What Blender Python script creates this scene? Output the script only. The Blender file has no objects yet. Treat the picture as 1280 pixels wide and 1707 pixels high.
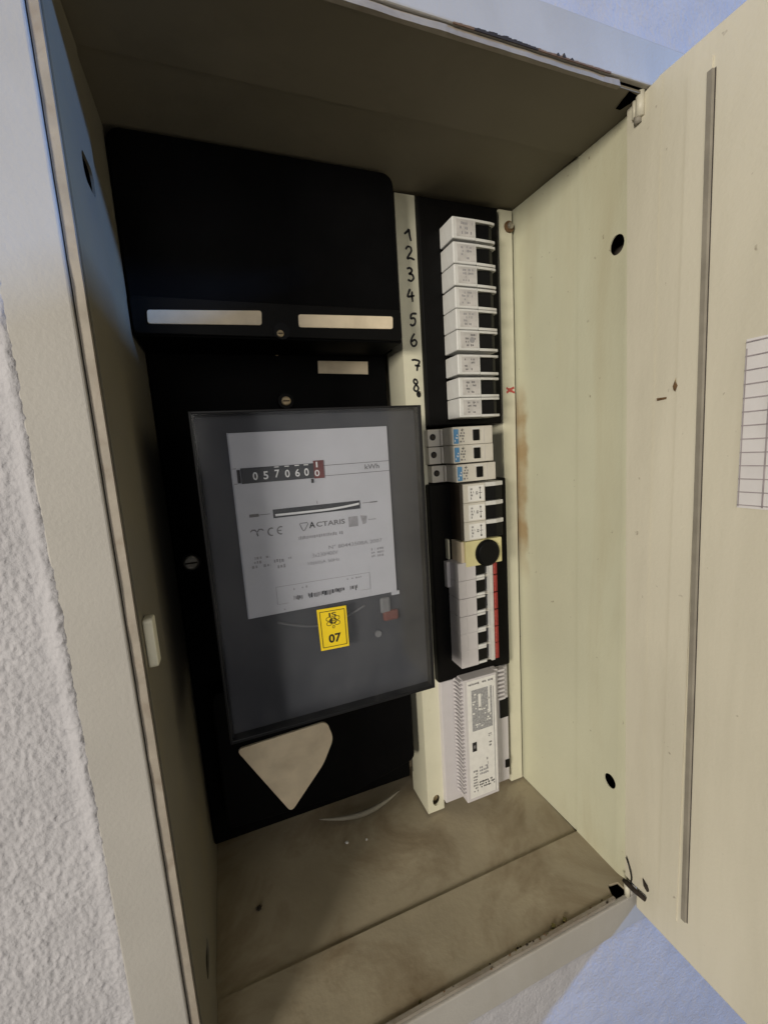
import bpy, bmesh, math, random
from mathutils import Vector, Matrix, noise
random.seed(7)
K = 0.8333                      # layout units -> metres (a breaker module comes out 17.5 mm wide)
SC = bpy.context.scene
COL = SC.collection

# ------------------------------------------------------------------ camera
cam_d = bpy.data.cameras.new('camera'); cam = bpy.data.objects.new('camera', cam_d); COL.objects.link(cam)
cam.location = Vector((0.0570, -0.2544, 0.4404)) * K
cam.rotation_euler = (1.4234, 0.0643, -0.3634)
cam_d.sensor_fit = 'HORIZONTAL'; cam_d.sensor_width = 36.0; cam_d.lens = 36.0 * 711.32 / 1280.0
cam_d.clip_start = 0.01; cam_d.clip_end = 50
SC.camera = cam
# ------------------------------------------------------------------ world and lamps
w = bpy.data.worlds.new('World'); SC.world = w; w.use_nodes = True
bg = w.node_tree.nodes['Background']; bg.inputs[0].default_value = (0.80, 0.86, 1.0, 1); bg.inputs[1].default_value = 0.012
def area(name, loc, target, size, size_y, energy, color):
    l = bpy.data.lights.new(name, 'AREA'); l.shape = 'RECTANGLE'; l.size = size * K; l.size_y = size_y * K
    l.energy = energy; l.color = color
    o = bpy.data.objects.new(name, l); COL.objects.link(o)
    o.location = Vector(loc) * K
    d = (Vector(target) - Vector(loc)); o.rotation_euler = d.to_track_quat('-Z', 'Y').to_euler()
    return o
# warm room lamp to the left, a little above the middle of the cabinet
area('room_lamp', (-1.85, -1.55, 0.74), (0.2, 0.05, 0.35), 0.62, 0.50, 38, (1.0, 0.925, 0.79))
# bluish daylight window high on the right, behind the open door
area('window_light', (2.95, -1.50, 1.74), (0.3, 0.0, 0.2), 0.20, 0.20, 78, (0.21, 0.44, 1.0))
# unseen fill lights added behind the camera; they also give the cover its sheen
area('front_fill_light', (1.22, -3.0, -0.35), (1.22, 0.0, -0.35), 1.75, 2.7, 4.2, (0.96, 0.97, 1.0))
area('front_fill_light', (-0.75, -3.0, 1.20), (-0.55, 0.0, 0.75), 1.2, 1.6, 13.5, (1.0, 0.96, 0.91))
SC.view_settings.view_transform = 'Standard'; SC.view_settings.look = 'None'
SC.view_settings.exposure = 0.0; SC.view_settings.gamma = 1.0
SC.cycles.max_bounces = 8; SC.cycles.use_denoising = True

# ------------------------------------------------------------------ materials
def mat(name, col, rough=0.6, var=0.12, scale=30, bump=0.0, bscale=200, spec=0.4, metal=0.0,
        stain=None, sscale=6, samt=0.5, sthr=(0.5, 0.75), coat=0.0, stretch=1.0, speck=0.0):
    m = bpy.data.materials.new(name); m.use_nodes = True
    nt = m.node_tree; N = nt.nodes; L = nt.links; b = N['Principled BSDF']
    b.inputs['Roughness'].default_value = rough; b.inputs['Metallic'].default_value = metal
    b.inputs['Specular IOR Level'].default_value = spec; b.inputs['Coat Weight'].default_value = coat
    tc = N.new('ShaderNodeTexCoord')
    n1 = N.new('ShaderNodeTexNoise'); n1.inputs['Scale'].default_value = scale; n1.inputs['Detail'].default_value = 6
    L.new(tc.outputs['Object'], n1.inputs['Vector'])
    r = N.new('ShaderNodeValToRGB')
    r.color_ramp.elements[0].position = 0.3; r.color_ramp.elements[1].position = 0.7
    r.color_ramp.elements[0].color = (*[c * (1 - var) for c in col], 1)
    r.color_ramp.elements[1].color = (*[min(1, c * (1 + var)) for c in col], 1)
    L.new(n1.outputs['Fac'], r.inputs['Fac'])
    out = r.outputs['Color']
    if stain:
        n2 = N.new('ShaderNodeTexNoise'); n2.inputs['Scale'].default_value = sscale; n2.inputs['Detail'].default_value = 8
        n2.inputs['Roughness'].default_value = 0.62; n2.inputs['Distortion'].default_value = 0.6
        mp = N.new('ShaderNodeMapping'); mp.inputs['Scale'].default_value = (1, 1, stretch); L.new(tc.outputs['Object'], mp.inputs['Vector'])
        L.new(mp.outputs[0], n2.inputs['Vector'])
        mr = N.new('ShaderNodeMapRange'); mr.inputs[1].default_value, mr.inputs[2].default_value = sthr
        mr.inputs[3].default_value = 0; mr.inputs[4].default_value = samt
        L.new(n2.outputs['Fac'], mr.inputs[0])
        mx = N.new('ShaderNodeMix'); mx.data_type = 'RGBA'
        L.new(mr.outputs[0], mx.inputs['Factor']); L.new(out, mx.inputs[6]); mx.inputs[7].default_value = (*stain, 1)
        out = mx.outputs[2]
    if speck:                                                    # fly specks and small chips
        n4 = N.new('ShaderNodeTexNoise'); n4.inputs['Scale'].default_value = 170; n4.inputs['Detail'].default_value = 2
        L.new(tc.outputs['Object'], n4.inputs['Vector'])
        m4 = N.new('ShaderNodeMapRange'); m4.inputs[1].default_value = 0.74; m4.inputs[2].default_value = 0.80; m4.inputs[4].default_value = speck
        L.new(n4.outputs['Fac'], m4.inputs[0])
        mx4 = N.new('ShaderNodeMix'); mx4.data_type = 'RGBA'; L.new(m4.outputs[0], mx4.inputs['Factor']); L.new(out, mx4.inputs[6]); mx4.inputs[7].default_value = (0.16, 0.11, 0.06, 1)
        out = mx4.outputs[2]
    L.new(out, b.inputs['Base Color'])
    if bump:
        n3 = N.new('ShaderNodeTexNoise'); n3.inputs['Scale'].default_value = bscale; n3.inputs['Detail'].default_value = 4
        L.new(tc.outputs['Object'], n3.inputs['Vector'])
        bp = N.new('ShaderNodeBump'); bp.inputs['Strength'].default_value = bump; bp.inputs['Distance'].default_value = 0.001
        L.new(n3.outputs['Fac'], bp.inputs['Height']); L.new(bp.outputs[0], b.inputs['Normal'])
    return m
M = {}
M['masonry'] = mat('dark_masonry', (0.10, 0.085, 0.07), 0.95, 0.3, 40)
M['plaster'] = mat('plaster', (0.47, 0.462, 0.49), 0.9, 0.06, 25, 0.9, 420, 0.2)
M['flange'] = mat('flange_paint', (0.43, 0.412, 0.385), 0.55, 0.05, 18, 0.2, 500, 0.35, stain=(0.33, 0.30, 0.25), sscale=14, samt=0.4, sthr=(0.48, 0.75), stretch=0.3, speck=0.35)
M['lip'] = mat('worn_lip_paint', (0.31, 0.275, 0.23), 0.6, 0.15, 60, 0.3, 300, 0.35, stain=(0.20, 0.15, 0.11), sscale=50, samt=0.6, sthr=(0.5, 0.72))
M['cream'] = mat('cream_sheet_paint', (0.61, 0.605, 0.46), 0.42, 0.05, 10, 0.14, 420, 0.45, stain=(0.47, 0.42, 0.27), sscale=16, samt=0.6, sthr=(0.48, 0.74), stretch=0.16, speck=0.6)
M['creamshade'] = mat('shaded_cream_paint', (0.18, 0.165, 0.13), 0.6, 0.08, 10, 0.10, 350, 0.3, stain=(0.22, 0.19, 0.12), sscale=8, samt=0.7, sthr=(0.42, 0.7))  # cream paint darkened to put the left wall's shade into its colour
M['creamdoor'] = mat('cream_door_paint', (0.69, 0.65, 0.535), 0.40, 0.04, 8, 0.14, 420, 0.45, stain=(0.50, 0.47, 0.37), sscale=14, samt=0.6, sthr=(0.46, 0.74), stretch=0.14, speck=0.5)
M['worn'] = mat('worn_rim', (0.27, 0.25, 0.20), 0.6, 0.2, 60)
M['dirtyfloor'] = mat('dusty_floor_paint', (0.40, 0.345, 0.25), 0.7, 0.14, 14, 0.2, 250, 0.3, stain=(0.17, 0.115, 0.06), sscale=13, samt=0.8, sthr=(0.46, 0.70))
M['ceil'] = mat('shaded_ceiling_paint', (0.185, 0.163, 0.122), 0.6, 0.06, 12, 0.1, 300, 0.3, stain=(0.09, 0.072, 0.05), sscale=7, samt=0.5)  # darker than the cream sheets, with the ceiling's shade put into the colour
M['strip'] = mat('cream_plastic', (0.68, 0.66, 0.52), 0.5, 0.04, 30, 0.08, 600, 0.4, stain=(0.40, 0.36, 0.24), sscale=30, samt=0.3, sthr=(0.58, 0.75))
M['black'] = mat('black_plastic', (0.003, 0.003, 0.0033), 0.6, 0.2, 40, 0.1, 500, 0.05)
M['black2'] = mat('black_cover_plastic', (0.0035, 0.0033, 0.0033), 0.5, 0.2, 40, 0.1, 500, 0.12)
M['brown'] = mat('brown_black_plastic', (0.035, 0.027, 0.02), 0.45, 0.2, 60, 0.05, 300, 0.4)
M['toggle'] = mat('toggle_black', (0.003, 0.003, 0.0035), 0.35, 0.1, 60, spec=0.2)
M['white'] = mat('breaker_white', (0.68, 0.68, 0.67), 0.45, 0.04, 80, 0.05, 500, 0.4, stain=(0.44, 0.41, 0.35), sscale=45, samt=0.55, sthr=(0.48, 0.75))
M['warmwhite'] = mat('aged_white_plastic', (0.62, 0.59, 0.53), 0.45, 0.05, 80, 0.05, 500, 0.4, stain=(0.42, 0.37, 0.29), sscale=40, samt=0.4, sthr=(0.5, 0.8))
M['lilac'] = mat('cool_white_plastic', (0.59, 0.565, 0.58), 0.45, 0.03, 80, 0.05, 500, 0.4)
M['label'] = mat('grey_label', (0.53, 0.51, 0.50), 0.5, 0.16, 120)
M['labelw'] = mat('white_label', (0.76, 0.75, 0.73), 0.5, 0.05, 200)
M['ink'] = mat('ink', (0.015, 0.014, 0.016), 0.6, 0.1, 50)
M['faint'] = mat('faint_ink', (0.17, 0.165, 0.17), 0.6, 0.3, 200)
M['fainter'] = mat('fainter_ink', (0.30, 0.295, 0.31), 0.6, 0.15, 300)
M['blue'] = mat('blue_label', (0.10, 0.27, 0.50), 0.5, 0.15, 200)
M['red'] = mat('red_label', (0.30, 0.035, 0.03), 0.5, 0.2, 150, stain=(0.55, 0.25, 0.22), sscale=160, samt=0.7, sthr=(0.5, 0.7))
M['yellow'] = mat('yellow_module', (0.68, 0.62, 0.33), 0.45, 0.05, 80, stain=(0.5, 0.4, 0.15), sscale=40, samt=0.4)
M['sticker'] = mat('yellow_sticker', (0.85, 0.62, 0.02), 0.45, 0.04, 80)
M['beige'] = mat('beige_label', (0.70, 0.60, 0.45), 0.5, 0.08, 60, 0.1, 400, 0.3, stain=(0.42, 0.33, 0.23), sscale=25, samt=0.5, sthr=(0.5, 0.75))
M['plate'] = mat('meter_plate', (0.50, 0.505, 0.54), 0.45, 0.03, 60, 0.04, 600, 0.4)
M['metercase'] = mat('meter_case', (0.008, 0.008, 0.009), 0.4, 0.2, 40, spec=0.35)
M['meterin'] = mat('meter_inner_grey', (0.045, 0.046, 0.052), 0.55, 0.12, 25, spec=0.3)  # grey carries part of the room's reflection in the cover
M['steel'] = mat('screw_steel', (0.45, 0.42, 0.36), 0.4, 0.3, 300, metal=0.7, stain=(0.2, 0.13, 0.08), sscale=200, samt=0.6)
M['brass'] = mat('screw_brass', (0.42, 0.33, 0.2), 0.45, 0.3, 300, metal=0.5)
M['alu'] = mat('disc_aluminium', (0.85, 0.85, 0.85), 0.35, 0.05, 80, metal=0.35)
M['seal'] = mat('grey_rubber', (0.29, 0.265, 0.22), 0.6, 0.2, 40, 0.2, 400)
M['sealshade'] = mat('seal_shadow', (0.06, 0.05, 0.045), 0.7, 0.2, 40)
M['paper'] = mat('paper', (0.70, 0.68, 0.69), 0.8, 0.04, 60, 0.1, 200, 0.2)
M['grid'] = mat('grid_ink', (0.36, 0.32, 0.34), 0.8, 0.2, 100)
M['rust'] = mat('rusty_brown', (0.15, 0.085, 0.04), 0.8, 0.3, 300)
M['rustpale'] = mat('brown_stain', (0.52, 0.45, 0.29), 0.5, 0.08, 40, stain=(0.38, 0.26, 0.13), sscale=30, samt=0.8, sthr=(0.38, 0.62))
M['hole'] = mat('dark_void', (0.001, 0.001, 0.001), 1.0, 0.1, 60, spec=0.0)
M['lapline'] = mat('olive_line', (0.30, 0.27, 0.17), 0.8, 0.3, 60)
M['dirt'] = mat('dark_dirt', (0.03, 0.022, 0.016), 0.9, 0.3, 300)
M['moss'] = mat('olive_dirt', (0.10, 0.085, 0.025), 0.9, 0.3, 300)
M['digitw'] = mat('white_print', (0.78, 0.78, 0.78), 0.6, 0.03, 80)
M['redink'] = mat('red_pencil', (0.52, 0.10, 0.08), 0.8, 0.3, 400)
M['tab'] = mat('ivory_plastic', (0.80, 0.77, 0.62), 0.4, 0.04, 60, 0.05, 300)
M['meterarc'] = mat('arc_reflection_grey', (0.13, 0.13, 0.135), 0.5, 0.1, 60)
M['seenwhite'] = mat('grey_reflection', (0.18, 0.18, 0.18), 0.5, 0.1, 60)
M['orange'] = mat('orange_reflection', (0.15, 0.05, 0.035), 0.5, 0.1, 60)
M['wire'] = mat('black_wire', (0.012, 0.011, 0.01), 0.5, 0.1, 60)
M['greyprint'] = mat('grey_print', (0.33, 0.33, 0.34), 0.6, 0.35, 700)
M['countergrey'] = mat('counter_grey', (0.028, 0.029, 0.034), 0.5, 0.2, 80)
M['counterred'] = mat('counter_red', (0.13, 0.024, 0.022), 0.5, 0.2, 80)
def stained():
    m = M['cream'].copy(); m.name = 'damp_stained_cream'; nt = m.node_tree; N = nt.nodes; L = nt.links; b = N['Principled BSDF']
    src = b.inputs['Base Color'].links[0].from_socket
    tc = N.new('ShaderNodeTexCoord'); sx = N.new('ShaderNodeSeparateXYZ'); L.new(tc.outputs['Object'], sx.inputs[0])
    def rng(sock, a, c):
        r = N.new('ShaderNodeMapRange'); r.interpolation_type = 'SMOOTHSTEP'; r.inputs[1].default_value = a * K; r.inputs[2].default_value = c * K
        L.new(sock, r.inputs[0]); return r.outputs[0]
    def mul(a, c):
        q = N.new('ShaderNodeMath'); q.operation = 'MULTIPLY'; L.new(a, q.inputs[0]); L.new(c, q.inputs[1]); return q.outputs[0]
    nz = N.new('ShaderNodeTexNoise'); nz.inputs['Scale'].default_value = 38; nz.inputs['Detail'].default_value = 6; L.new(tc.outputs['Object'], nz.inputs['Vector'])
    wob = N.new('ShaderNodeMath'); wob.operation = 'MULTIPLY_ADD'; wob.inputs[1].default_value = 0.022 * K; L.new(nz.outputs['Fac'], wob.inputs[0]); L.new(sx.outputs['Y'], wob.inputs[2])
    f = mul(mul(rng(wob.outputs[0], 0.1545, 0.163), rng(sx.outputs['Z'], 0.26, 0.34)), rng(sx.outputs['Z'], 0.505, 0.480))
    r2 = N.new('ShaderNodeMapRange'); r2.inputs[1].default_value = 0.3; r2.inputs[2].default_value = 0.6; r2.inputs[3].default_value = 0.35; r2.inputs[4].default_value = 0.85; L.new(nz.outputs['Fac'], r2.inputs[0])
    mx = N.new('ShaderNodeMix'); mx.data_type = 'RGBA'; L.new(mul(f, r2.outputs[0]), mx.inputs['Factor']); L.new(src, mx.inputs[6]); mx.inputs[7].default_value = (0.36, 0.235, 0.11, 1)
    L.new(mx.outputs[2], b.inputs['Base Color']); return m
M['creamstain'] = stained()
def glass_mat():
    m = bpy.data.materials.new('clear_cover'); m.use_nodes = True; nt = m.node_tree; N = nt.nodes; L = nt.links
    N.remove(N['Principled BSDF'])
    tr = N.new('ShaderNodeBsdfTransparent'); tr.inputs[0].default_value = (0.96, 0.965, 0.98, 1)
    gl = N.new('ShaderNodeBsdfGlossy'); gl.inputs['Roughness'].default_value = 0.05
    tc = N.new('ShaderNodeTexCoord'); nz = N.new('ShaderNodeTexNoise'); nz.inputs['Scale'].default_value = 18
    L.new(tc.outputs['Object'], nz.inputs['Vector'])
    mr = N.new('ShaderNodeMapRange'); mr.inputs[3].default_value = 0.03; mr.inputs[4].default_value = 0.16
    L.new(nz.outputs['Fac'], mr.inputs[0]); L.new(mr.outputs[0], gl.inputs['Roughness'])
    fr = N.new('ShaderNodeFresnel'); fr.inputs[0].default_value = 1.5
    ge = N.new('ShaderNodeNewGeometry')
    inv = N.new('ShaderNodeMath'); inv.operation = 'SUBTRACT'; inv.inputs[0].default_value = 1.0; L.new(ge.outputs['Backfacing'], inv.inputs[1])
    mu = N.new('ShaderNodeMath'); mu.operation = 'MULTIPLY'; L.new(fr.outputs[0], mu.inputs[0]); L.new(inv.outputs[0], mu.inputs[1])
    m2 = N.new('ShaderNodeMath'); m2.operation = 'MULTIPLY'; m2.use_clamp = True; m2.inputs[1].default_value = 1.5; L.new(mu.outputs[0], m2.inputs[0])
    mx = N.new('ShaderNodeMixShader'); L.new(m2.outputs[0], mx.inputs[0]); L.new(tr.outputs[0], mx.inputs[1]); L.new(gl.outputs[0], mx.inputs[2])
    df = N.new('ShaderNodeBsdfDiffuse'); df.inputs[0].default_value = (0.6, 0.6, 0.6, 1)  # pale patchy haze mixed in for the hazy reflections on the cover
    nd = N.new('ShaderNodeTexNoise'); nd.inputs['Scale'].default_value = 14; nd.inputs['Detail'].default_value = 7; nd.inputs['Roughness'].default_value = 0.65; L.new(tc.outputs['Object'], nd.inputs['Vector'])
    md = N.new('ShaderNodeMapRange'); md.inputs[1].default_value = 0.42; md.inputs[2].default_value = 0.8; md.inputs[4].default_value = 0.085; L.new(nd.outputs['Fac'], md.inputs[0])
    mi = N.new('ShaderNodeMath'); mi.operation = 'MULTIPLY'; L.new(md.outputs[0], mi.inputs[0]); L.new(inv.outputs[0], mi.inputs[1])
    mz = N.new('ShaderNodeMixShader'); L.new(mi.outputs[0], mz.inputs[0]); L.new(mx.outputs[0], mz.inputs[1]); L.new(df.outputs[0], mz.inputs[2])
    L.new(mz.outputs[0], N['Material Output'].inputs[0]); return m
M['glass'] = glass_mat()

# ------------------------------------------------------------------ mesh helpers (all lengths in layout units)
class MB:
    """collects shapes, each with a material, into one mesh"""
    def __init__(s): s.v = []; s.f = []; s.mi = []; s.mats = []; s.sm = []
    def _m(s, m):
        if m not in s.mats: s.mats.append(m)
        return s.mats.index(m)
    def add(s, vs, fs, m, smooth=False):
        o = len(s.v); s.v += [tuple(v) for v in vs]; i = s._m(m)
        for f in fs: s.f.append([o + k for k in f]); s.mi.append(i); s.sm.append(smooth)
        return s
    def bm(s, b, m, smooth=False):
        b.verts.index_update(); vs = [v.co.copy() for v in b.verts]; fs = [[v.index for v in f.verts] for f in b.faces]
        b.free(); return s.add(vs, fs, m, smooth)
    def box(s, x0, x1, y0, y1, z0, z1, m, bev=0.0, seg=2):
        b = bmesh.new()
        vs = [b.verts.new((x, y, z)) for x in (x0, x1) for y in (y0, y1) for z in (z0, z1)]
        for q in ((0, 1, 3, 2), (4, 6, 7, 5), (0, 4, 5, 1), (2, 3, 7, 6), (0, 2, 6, 4), (1, 5, 7, 3)): b.faces.new([vs[i] for i in q])
        bmesh.ops.recalc_face_normals(b, faces=b.faces)
        if bev: bmesh.ops.bevel(b, geom=list(b.edges), offset=bev, segments=seg, affect='EDGES', profile=0.5)
        return s.bm(b, m)
    def hexa(s, pts, m):           # 8 corners: front loop of four, back loop of four
        return s.add(pts, [(0, 1, 2, 3), (7, 6, 5, 4), (0, 4, 5, 1), (1, 5, 6, 2), (2, 6, 7, 3), (3, 7, 4, 0)], m)
    def prism(s, poly, a, b_, m, axis='y', bev=0.0, seg=2):
        """outline swept along an axis; poly is (x,z) for y, (x,y) for z, (y,z) for x"""
        def P(p, t): return {'y': (p[0], t, p[1]), 'z': (p[0], p[1], t), 'x': (t, p[0], p[1])}[axis]
        n = len(poly); b = bmesh.new()
        A = [b.verts.new(P(p, a)) for p in poly]; B = [b.verts.new(P(p, b_)) for p in poly]
        b.faces.new(A); b.faces.new(B[::-1])
        for i in range(n): b.faces.new((A[i], B[i], B[(i + 1) % n], A[(i + 1) % n]))
        bmesh.ops.recalc_face_normals(b, faces=b.faces)
        if bev: bmesh.ops.bevel(b, geom=list(b.edges), offset=bev, segments=seg, affect='EDGES', profile=0.5)
        return s.bm(b, m)
    def cyl(s, c, r, a, b_, m, axis='y', n=24, r2=None, bev=0.0):
        r2 = r if r2 is None else r2
        bmx = bmesh.new()
        def P(i, rr, t):
            u, v = rr * math.cos(2 * math.pi * i / n), rr * math.sin(2 * math.pi * i / n)
            return {'y': (c[0] + u, t, c[1] + v), 'x': (t, c[0] + u, c[1] + v), 'z': (c[0] + u, c[1] + v, t)}[axis]
        A = [bmx.verts.new(P(i, r, a)) for i in range(n)]; B = [bmx.verts.new(P(i, r2, b_)) for i in range(n)]
        fa = bmx.faces.new(A); bmx.faces.new(B[::-1])
        for i in range(n): bmx.faces.new((A[i], B[i], B[(i + 1) % n], A[(i + 1) % n]))
        bmesh.ops.recalc_face_normals(bmx, faces=bmx.faces)
        if bev: bmesh.ops.bevel(bmx, geom=list(fa.edges), offset=bev, segments=2, affect='EDGES', profile=0.5)
        return s.bm(bmx, m)
    def tube(s, pts, r, m, n=8, radii=None):
        pts = [Vector(p) for p in pts]; rings = []
        for i, p in enumerate(pts):
            t = (pts[min(i + 1, len(pts) - 1)] - pts[max(i - 1, 0)]).normalized()
            u = t.cross(Vector((0.31, 0.2, 0.93))).normalized(); v = t.cross(u)
            rr = radii[i] if radii else r
            rings.append([p + u * rr * math.cos(2 * math.pi * k / n) + v * rr * math.sin(2 * math.pi * k / n) for k in range(n)])
        vs = [q for g in rings for q in g]; fs = []
        for i in range(len(pts) - 1):
            for k in range(n): fs.append((i * n + k, i * n + (k + 1) % n, (i + 1) * n + (k + 1) % n, (i + 1) * n + k))
        fs += [tuple(range(n))[::-1], tuple((len(pts) - 1) * n + k for k in range(n))]
        return s.add(vs, fs, m, True)
    def build(s, name, parent=None, base=(0, 0, 0)):
        """link as one mesh object; base = world position (layout units) of the parent's origin"""
        me = bpy.data.meshes.new(name); bv = Vector(base)
        me.from_pydata([(Vector(v) - bv) * K for v in s.v], [], s.f)
        for m in s.mats: me.materials.append(M[m])
        me.polygons.foreach_set('material_index', s.mi); me.polygons.foreach_set('use_smooth', s.sm); me.update()
        o = bpy.data.objects.new(name, me); COL.objects.link(o)
        if parent is not None: o.parent = parent
        else: o.location = bv * K
        return o
def tag(o, label=None, cat=None, group=None, kind=None):
    if label: o['label'] = label
    if cat: o['category'] = cat
    if group: o['group'] = group
    if kind: o['kind'] = kind
    return o
def thing(name, base, label, cat, group=None):
    o = bpy.data.objects.new(name, None); COL.objects.link(o); o.location = Vector(base) * K
    o.empty_display_size = 0.01
    return tag(o, label, cat, group)
def copy_tree(o, parent=None):
    c = o.copy(); COL.objects.link(c)
    if parent is not None: c.parent = parent; c.matrix_parent_inverse = o.matrix_parent_inverse
    for ch in list(o.children): copy_tree(ch, c)
    return c
def rrect(x0, x1, z0, z1, r, n=5, corners=(1, 1, 1, 1)):
    pts = []
    for (cx, cz, a0, on) in ((x1 - r, z1 - r, 0, corners[0]), (x0 + r, z1 - r, 90, corners[1]), (x0 + r, z0 + r, 180, corners[2]), (x1 - r, z0 + r, 270, corners[3])):
        if on:
            for k in range(n + 1):
                a = math.radians(a0 + 90 * k / n); pts.append((cx + r * math.cos(a), cz + r * math.sin(a)))
        else: pts.append({0: (x1, z1), 90: (x0, z1), 180: (x0, z0), 270: (x1, z0)}[a0])
    return pts
def roundpoly(P, r, n=6):
    out = []
    for i in range(len(P)):
        a, b, c = Vector(P[i - 1]), Vector(P[i]), Vector(P[(i + 1) % len(P)])
        d1 = (a - b).normalized(); d2 = (c - b).normalized()
        p0 = b + d1 * min(r, (a - b).length * .45); p2 = b + d2 * min(r, (c - b).length * .45)
        for k in range(n + 1):
            t = k / n; q = p0 * (1 - t) ** 2 + b * 2 * t * (1 - t) + p2 * t * t; out.append((q.x, q.y))
    return out
_tx = {}
def text_geo(body, bold=0.0):
    key = (body, bold)
    if key not in _tx:
        c = bpy.data.curves.new('t', 'FONT'); c.body = body; c.size = 1; c.align_x = 'CENTER'; c.align_y = 'CENTER'; c.offset = bold; c.resolution_u = 3
        o = bpy.data.objects.new('t', c); COL.objects.link(o)
        dg = bpy.context.evaluated_depsgraph_get(); me = o.evaluated_get(dg).to_mesh()
        _tx[key] = ([v.co.copy() for v in me.vertices], [list(p.vertices) for p in me.polygons])
        o.evaluated_get(dg).to_mesh_clear(); bpy.data.objects.remove(o); bpy.data.curves.remove(c)
    return _tx[key]
def put_text(mb, body, x, y, z, h, m, wid=None, bold=0.0, rot=0.0):
    """flat lettering facing -y, centred at x,z; h = cap height, wid = forced width"""
    vs, fs = text_geo(body, bold)
    xs = [v.x for v in vs]; ys = [v.y for v in vs]
    if not xs: return
    cx, cy = (min(xs) + max(xs)) / 2, (min(ys) + max(ys)) / 2
    sy = h / (max(ys) - min(ys)); sx = sy if wid is None else wid / (max(xs) - min(xs))
    ca, sa = math.cos(rot), math.sin(rot)
    out = []
    for v in vs:
        a, b = (v.x - cx) * sx, (v.y - cy) * sy
        out.append((x + a * ca - b * sa, y, z + a * sa + b * ca))
    mb.add(out, fs, m)
def stroke(mb, pts, wd, y, m, th=0.0003):
    """a flat pen stroke with round-ish ends, facing -y"""
    P = [Vector(p) for p in pts]; L = []; R = []
    for i, p in enumerate(P):
        t = (P[min(i + 1, len(P) - 1)] - P[max(i - 1, 0)])
        t = t.normalized() if t.length > 0 else Vector((1, 0)); nrm = Vector((-t.y, t.x))
        ww = wd * (0.75 if i in (0, len(P) - 1) else 1) * (0.9 + 0.2 * random.random())
        L.append(p + nrm * ww / 2); R.append(p - nrm * ww / 2)
    n = len(P); vs = [(q.x, y, q.y) for q in L] + [(q.x, y, q.y) for q in R] + [(q.x, y + th, q.y) for q in L] + [(q.x, y + th, q.y) for q in R]
    fs = [(i, i + 1, n + i + 1, n + i) for i in range(n - 1)]
    mb.add(vs[:2 * n], fs, m)
def marks(mb, x0, x1, z0, z1, y, m, rows=3, fill=0.6, seed=0, minw=0.0008, maxw=0.003):
    """rows of small printed marks too small to read"""
    rd = random.Random(seed); dz = (z1 - z0) / rows
    for r in range(rows):
        zc = z1 - (r + .5) * dz; x = x0
        while x < x1:
            ww = rd.uniform(minw, maxw)
            if rd.random() < fill: mb.box(x, min(x1, x + ww * .8), y, y + .0002, zc - dz * rd.uniform(.2, .36), zc + dz * rd.uniform(.2, .36), m)
            x += ww + minw * .4
def sheet_with_holes(mb, outline, holes, to3, thick, m):
    """sheet with real round holes; outline/holes are 2-D loops, to3 maps (u,v,t) to 3-D"""
    for t in (0, thick):
        b = bmesh.new(); E = []
        for lp in [outline] + holes:
            vs = [b.verts.new((p[0], p[1], 0)) for p in lp]
            E += [b.edges.new((vs[i], vs[(i + 1) % len(vs)])) for i in range(len(vs))]
        bmesh.ops.triangle_fill(b, use_beauty=True, use_dissolve=False, edges=E)
        for v in b.verts: v.co = Vector(to3(v.co.x, v.co.y, t))
        mb.bm(b, m)
    for lp in [outline] + holes:
        n = len(lp); vs = [to3(p[0], p[1], 0) for p in lp] + [to3(p[0], p[1], thick) for p in lp]
        mb.add(vs, [(i, (i + 1) % n, n + (i + 1) % n, n + i) for i in range(n)], m)
def circ(cx, cy, rx, ry=None, n=20): 
    ry = ry or rx
    return [(cx + rx * math.cos(2 * math.pi * k / n), cy + ry * math.sin(2 * math.pi * k / n)) for k in range(n)]

# ------------------------------------------------------------------ layout numbers
W, H = 0.3751, 0.6875            # opening of the cabinet
WT = 0.3562                      # its right edge leans in at the top
Y1, XS = 0.0724, 0.3846          # seam of the telescoping front sleeve
YS = 0.1615                      # front of the cream cover strips
XR, YB = 0.3815, 0.245           # right wall at the back, back panel
XL = 0.0035

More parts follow.
